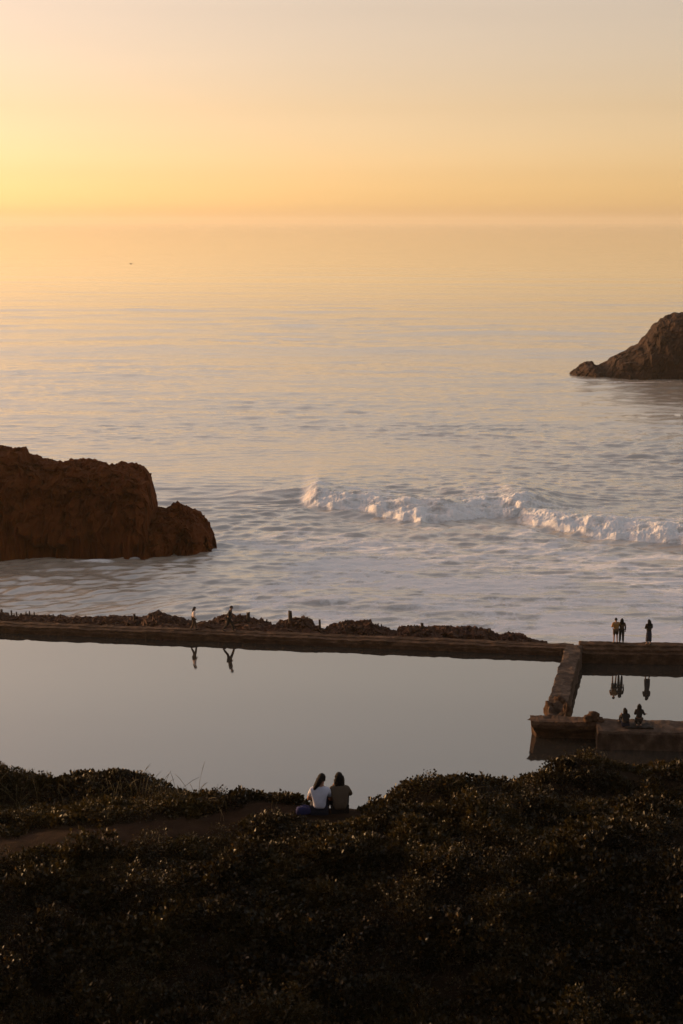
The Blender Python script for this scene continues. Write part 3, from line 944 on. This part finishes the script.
# blanket and two people on the near wall
bx, by = on_level(637, 725.5, 2.36)
n, m = 12, 30
BX, BY = np.meshgrid(np.linspace(-.75, .85, m), np.linspace(-.45, .45, n))
BZ = .035 + .03 * fbm(BX / .2, BY / .2, seed=601, octv=3)
V = np.concatenate([np.stack([BX + .05 * fbm(BY / .3, BX / .3, seed=602), BY + .05 * fbm(BX / .3, BY / .3, seed=603), BZ], -1).reshape(-1, 3),
                    np.stack([BX, BY, BZ * 0 - .03], -1).reshape(-1, 3)])
fl = [tuple(q) for q in grid_faces(n, m)] + [tuple(q[::-1] + n * m) for q in grid_faces(n, m)]
rim = [k for k in range(m)] + [r_ * m + m - 1 for r_ in range(1, n)] + [(n - 1) * m + k for k in range(m - 2, -1, -1)] + [r_ * m for r_ in range(n - 2, 0, -1)]
for k in range(len(rim)):
    a, b_ = rim[k], rim[(k + 1) % len(rim)]
    fl.append((b_, a, a + n * m, b_ + n * m))
o = mesh_obj('blanket', V, fl, M_BLACK)
o.location = (bx, by, 2.36)
tag(o, 'dark blanket spread on the near wall under the seated pair', 'blanket')
x, y = on_level(625.5, 726, 2.37)
person((x, y, 2.365), R(6), sit_pose(0, 'knees'), M_BLACK, M_NAVY, 'bob', 1.07, 'broad person in black sitting hunched on the near wall', group='people on the near wall', wide=1.25)
x, y = on_level(638.8, 726, 2.42)
person((x, y, 2.41), R(-6), kneel_pose(), M_BLACK, M_BLACK, 'bob', 1.06, 'upright dark clothed person kneeling on the near wall with an elbow out', group='people on the near wall', wide=1.05)

# the couple on the bank
def bank(u, v):
    for _ in range(3):
        pass
    z = 17.25
    for _ in range(20):
        x, y = on_level(u, v, z)
        z = float(hill_z(np.array(x), np.array(y)))
    return x, y, z
x, y, z = bank(319.5, 815)
c1 = (x, y, z)
person((x, y, z - .02), R(-4), sit_pose(.03, 'lap', .08), M_WHITE, M_NAVY, 'side_tail', 1.0, 'woman in a white short sleeved top with a dark side ponytail, sitting on the bank', sub=3, sleeve='short', group='couple sitting on the bank', long_top=.0)
x, y, z = bank(340, 814)
person((x, y, z - .02), R(5), sit_pose(-.005, 'knees', .13), M_KHAKI, M_BLACK, 'bob', .985, 'person in a loose khaki brown top sitting on the bank beside the woman in white', sub=3, group='couple sitting on the bank', wide=1.16, long_top=.35)
# bag
x, y, z = bank(303, 814.5)
root = empty('bag', (x, y, z), R(14))
tag(root, 'slumped violet blue bag on the ground left of the woman in white', 'bag')
n, m = 16, 24
th = np.linspace(0, math.pi, n)[:, None]; ph = np.linspace(0, 2 * math.pi, m, endpoint=False)[None, :]
def sp(v, e): return np.sign(v) * np.abs(v) ** e
d = np.stack([.17 * sp(np.sin(th), .6) * sp(np.cos(ph), .7), .10 * sp(np.sin(th), .6) * sp(np.sin(ph), .7), .095 + .10 * sp(np.cos(th) + 0 * ph, .75)], -1)
d = d * (1 + .14 * fbm(d[..., 0] * 9, d[..., 1] * 9, d[..., 2] * 9, 611, 3)[..., None])
d[..., 2] = np.clip(d[..., 2], 0.0, None)
mesh_obj('bag_body', d.reshape(-1, 3), grid_faces(n, m, True), M_BAG, root)
V, Fc = tube([(-.09, -.02, .17), (-.07, -.06, .235), (.0, -.08, .255), (.07, -.06, .225), (.09, -.02, .16)], [.009] * 5, 8)
mesh_obj('handle', V, Fc, M_BAG, root)

# bird over the sea
bx_, bz_ = on_depth(131, 264, 330)
root = empty('sea_bird', (bx_, 330, bz_), R(60))
tag(root, 'tiny dark sea bird flying low over the open water', 'bird')
M_BIRD = cloth('dark_feathers', (.05, .04, .035))
V, Fc = tube([(0, -.30, 0), (0, -.22, .01), (0, -.05, .0), (0, .12, .01), (0, .22, .04), (0, .28, .05), (0, .35, .035)], [.01, .05, .085, .075, .05, .045, .008], 12)
mesh_obj('body', V, Fc, M_BIRD, root)
for s in (-1, 1):
    st = [(0, 0, .06), (.18, .04, .10), (.40, .06, .17), (.60, .0, .15), (.78, -.10, .10)]
    ch = [.20, .20, .17, .12, .02]
    V = []
    for (a, b_, c), w_ in zip(st, ch):
        V += [(s * a, b_ + w_ * .45, c), (s * a, b_, c + .022), (s * a, b_ - w_ * .55, c), (s * a, b_, c - .008)]
    fl = [tuple(q) for q in grid_faces(5, 4, True)] + [(0, 1, 2, 3), (16, 19, 18, 17)]
    mesh_obj('wing', V, fl, M_BIRD, root)

# ------------------------------------------------------------------ scrub: clumps of small leaves
def leaf_cloud(name, cx, cy, cr, ch, per, size, seed, mat, label):
    g = np.random.default_rng(seed)
    n = len(cx)
    cnt = np.maximum((per * (cr / .35) ** 2).astype(int), 30)
    ci = np.repeat(np.arange(n), cnt)
    N = len(ci)
    # points in the upper shell of each clump, plus thinner inside
    u = g.uniform(0, 1, N); ph = g.uniform(0, 2 * np.pi, N)
    ct = 1 - u * 1.0
    st = np.sqrt(1 - ct * ct)
    rad = g.uniform(.55, 1.06, N) ** .6
    wob = 1 + .25 * vnoise(st * np.cos(ph) * 2.2 + ci * 3.1, st * np.sin(ph) * 2.2, ct * 2, seed)
    dx, dy, dz = st * np.cos(ph), st * np.sin(ph), ct
    x = cx[ci] + cr[ci] * rad * wob * dx
    y = cy[ci] + cr[ci] * rad * wob * dy
    z = hill_z(x, y) * .5 + hill_z(cx, cy)[ci] * .5 - .04 + ch[ci] * rad * wob * dz
    C = np.stack([x, y, z], -1)
    # leaf axis: outward and up, with scatter
    ax = np.stack([dx, dy, dz * .6 + .5], -1) + g.normal(0, .55, (N, 3))
    ax /= np.linalg.norm(ax, axis=1, keepdims=True)
    rn = g.normal(0, 1, (N, 3))
    sd_ = np.cross(ax, rn); sd_ /= np.linalg.norm(sd_, axis=1, keepdims=True)
    nr = np.cross(sd_, ax)
    L_ = (size * g.uniform(.6, 1.45, N) * np.clip(1 + .55 * fbm(cx / .9 + 30, cy / .9, seed=seed + 6, octv=2), .5, 1.9)[ci])[:, None]
    W_ = L_ * g.uniform(.32, .52, N)[:, None]
    base = C
    V = np.stack([base, base + ax * L_ * .45 + sd_ * W_ + nr * W_ * .35, base + ax * L_ - nr * L_ * .12, base + ax * L_ * .45 - sd_ * W_ + nr * W_ * .35], 1)
    k = np.arange(N)[:, None] * 4
    F_ = np.concatenate([k + np.array([[0, 1, 2]]), k + np.array([[0, 2, 3]])], 1).reshape(-1, 3)
    cl_tone = np.clip(.25 + .45 * fbm(cx / 1.1, cy / 1.1, seed=seed + 4, octv=2), 0, .6) + g.uniform(-.1, .1, n)
    tone = np.clip(cl_tone[ci] + g.normal(.22, .16, N), 0, .88)
    tone = np.where(g.uniform(0, 1, N) < .018, 1.0, tone)
    o = mesh_obj(name, V.reshape(-1, 3), F_, mat, flat=True, attrs={'tone': ('FACE', np.repeat(tone, 2))})
    tag(o, label, 'scrub', kind='stuff')
    return o

def clumps(n, xr, yr, test, r0, r1, h0, h1, seed):
    g = np.random.default_rng(seed)
    x = g.uniform(*xr, n); y = g.uniform(*yr, n)
    k = test(x, y)
    x, y = x[k], y[k]
    r = g.uniform(r0, r1, len(x)); h = g.uniform(h0, h1, len(x)) * np.clip(1 + .75 * fbm(x / 1.0, y / 1.0, seed=seed, octv=3), .3, 2.2)
    return x, y, r, h

def near_path(x, y): return np.abs(y - path_y(x)) / path_w(x)
def left_bank(x, y):
    return (x < -.75) & (y > path_y(x) + path_w(x) + .12) & (y < edge_y(x) + 3.0)
def right_bank(x, y):
    return (x > .55) & (y > 33.0 + .05 * x) & (y < edge_y(x) + 3.0)
def front(x, y):
    pw = y < path_y(x) - path_w(x) - .10
    return np.where(x < .45, pw, y <= 33.0 + .05 * x) & (((x + .15) ** 2 / .55 + (y - 32.5) ** 2 / .45) > 1) & (y < 33.6)
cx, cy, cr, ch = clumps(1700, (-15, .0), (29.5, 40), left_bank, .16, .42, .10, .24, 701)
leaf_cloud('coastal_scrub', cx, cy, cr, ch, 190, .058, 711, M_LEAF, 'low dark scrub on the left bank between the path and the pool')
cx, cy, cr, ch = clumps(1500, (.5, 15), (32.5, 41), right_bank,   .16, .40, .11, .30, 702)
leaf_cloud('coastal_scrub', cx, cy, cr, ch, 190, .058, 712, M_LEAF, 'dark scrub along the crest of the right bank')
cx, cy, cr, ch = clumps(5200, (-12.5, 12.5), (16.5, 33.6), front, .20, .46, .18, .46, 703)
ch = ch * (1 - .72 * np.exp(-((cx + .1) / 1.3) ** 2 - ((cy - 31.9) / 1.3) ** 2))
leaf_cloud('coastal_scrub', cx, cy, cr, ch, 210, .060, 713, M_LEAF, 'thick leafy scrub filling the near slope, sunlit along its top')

# dry grass stalks along the left crest
V, Fc, tone = [], [], []
g = np.random.default_rng(801)
spots = [(u, 1.0) for u in g.normal(140, 28, 46)] + [(u, .7) for u in g.uniform(-20, 280, 40)] + [(u, .8) for u in g.normal(20, 15, 14)] + [(u, .6) for u in g.uniform(420, 660, 26)]
for u, s in spots:
    x = (u - 341.5) / F * 37.0
    y = float(edge_y(np.array(x))) - g.uniform(-.1, 1.2)
    z = float(hill_z(np.array(x), np.array(y)))
    hgt = s * g.uniform(.35, .75)
    lx, ly = g.normal(0, .13, 2)
    v2, f2 = tube([(x, y, z), (x + lx * .3, y + ly * .3, z + hgt * .5), (x + lx, y + ly, z + hgt * .85), (x + lx * 1.5, y + ly * 1.5, z + hgt)], [.005, .004, .0055, .002], 5)
    o_ = len(V)
    V += list(v2); Fc += [tuple(i + o_ for i in f) for f in f2]
    tone += [g.uniform(.3, 1)] * len(f2)
o = mesh_obj('dry_grass', V, Fc, M_GRASS, attrs={'tone': ('FACE', tone)})
tag(o, 'thin dry grass stalks sticking up along the bank crest', 'grass', kind='stuff')
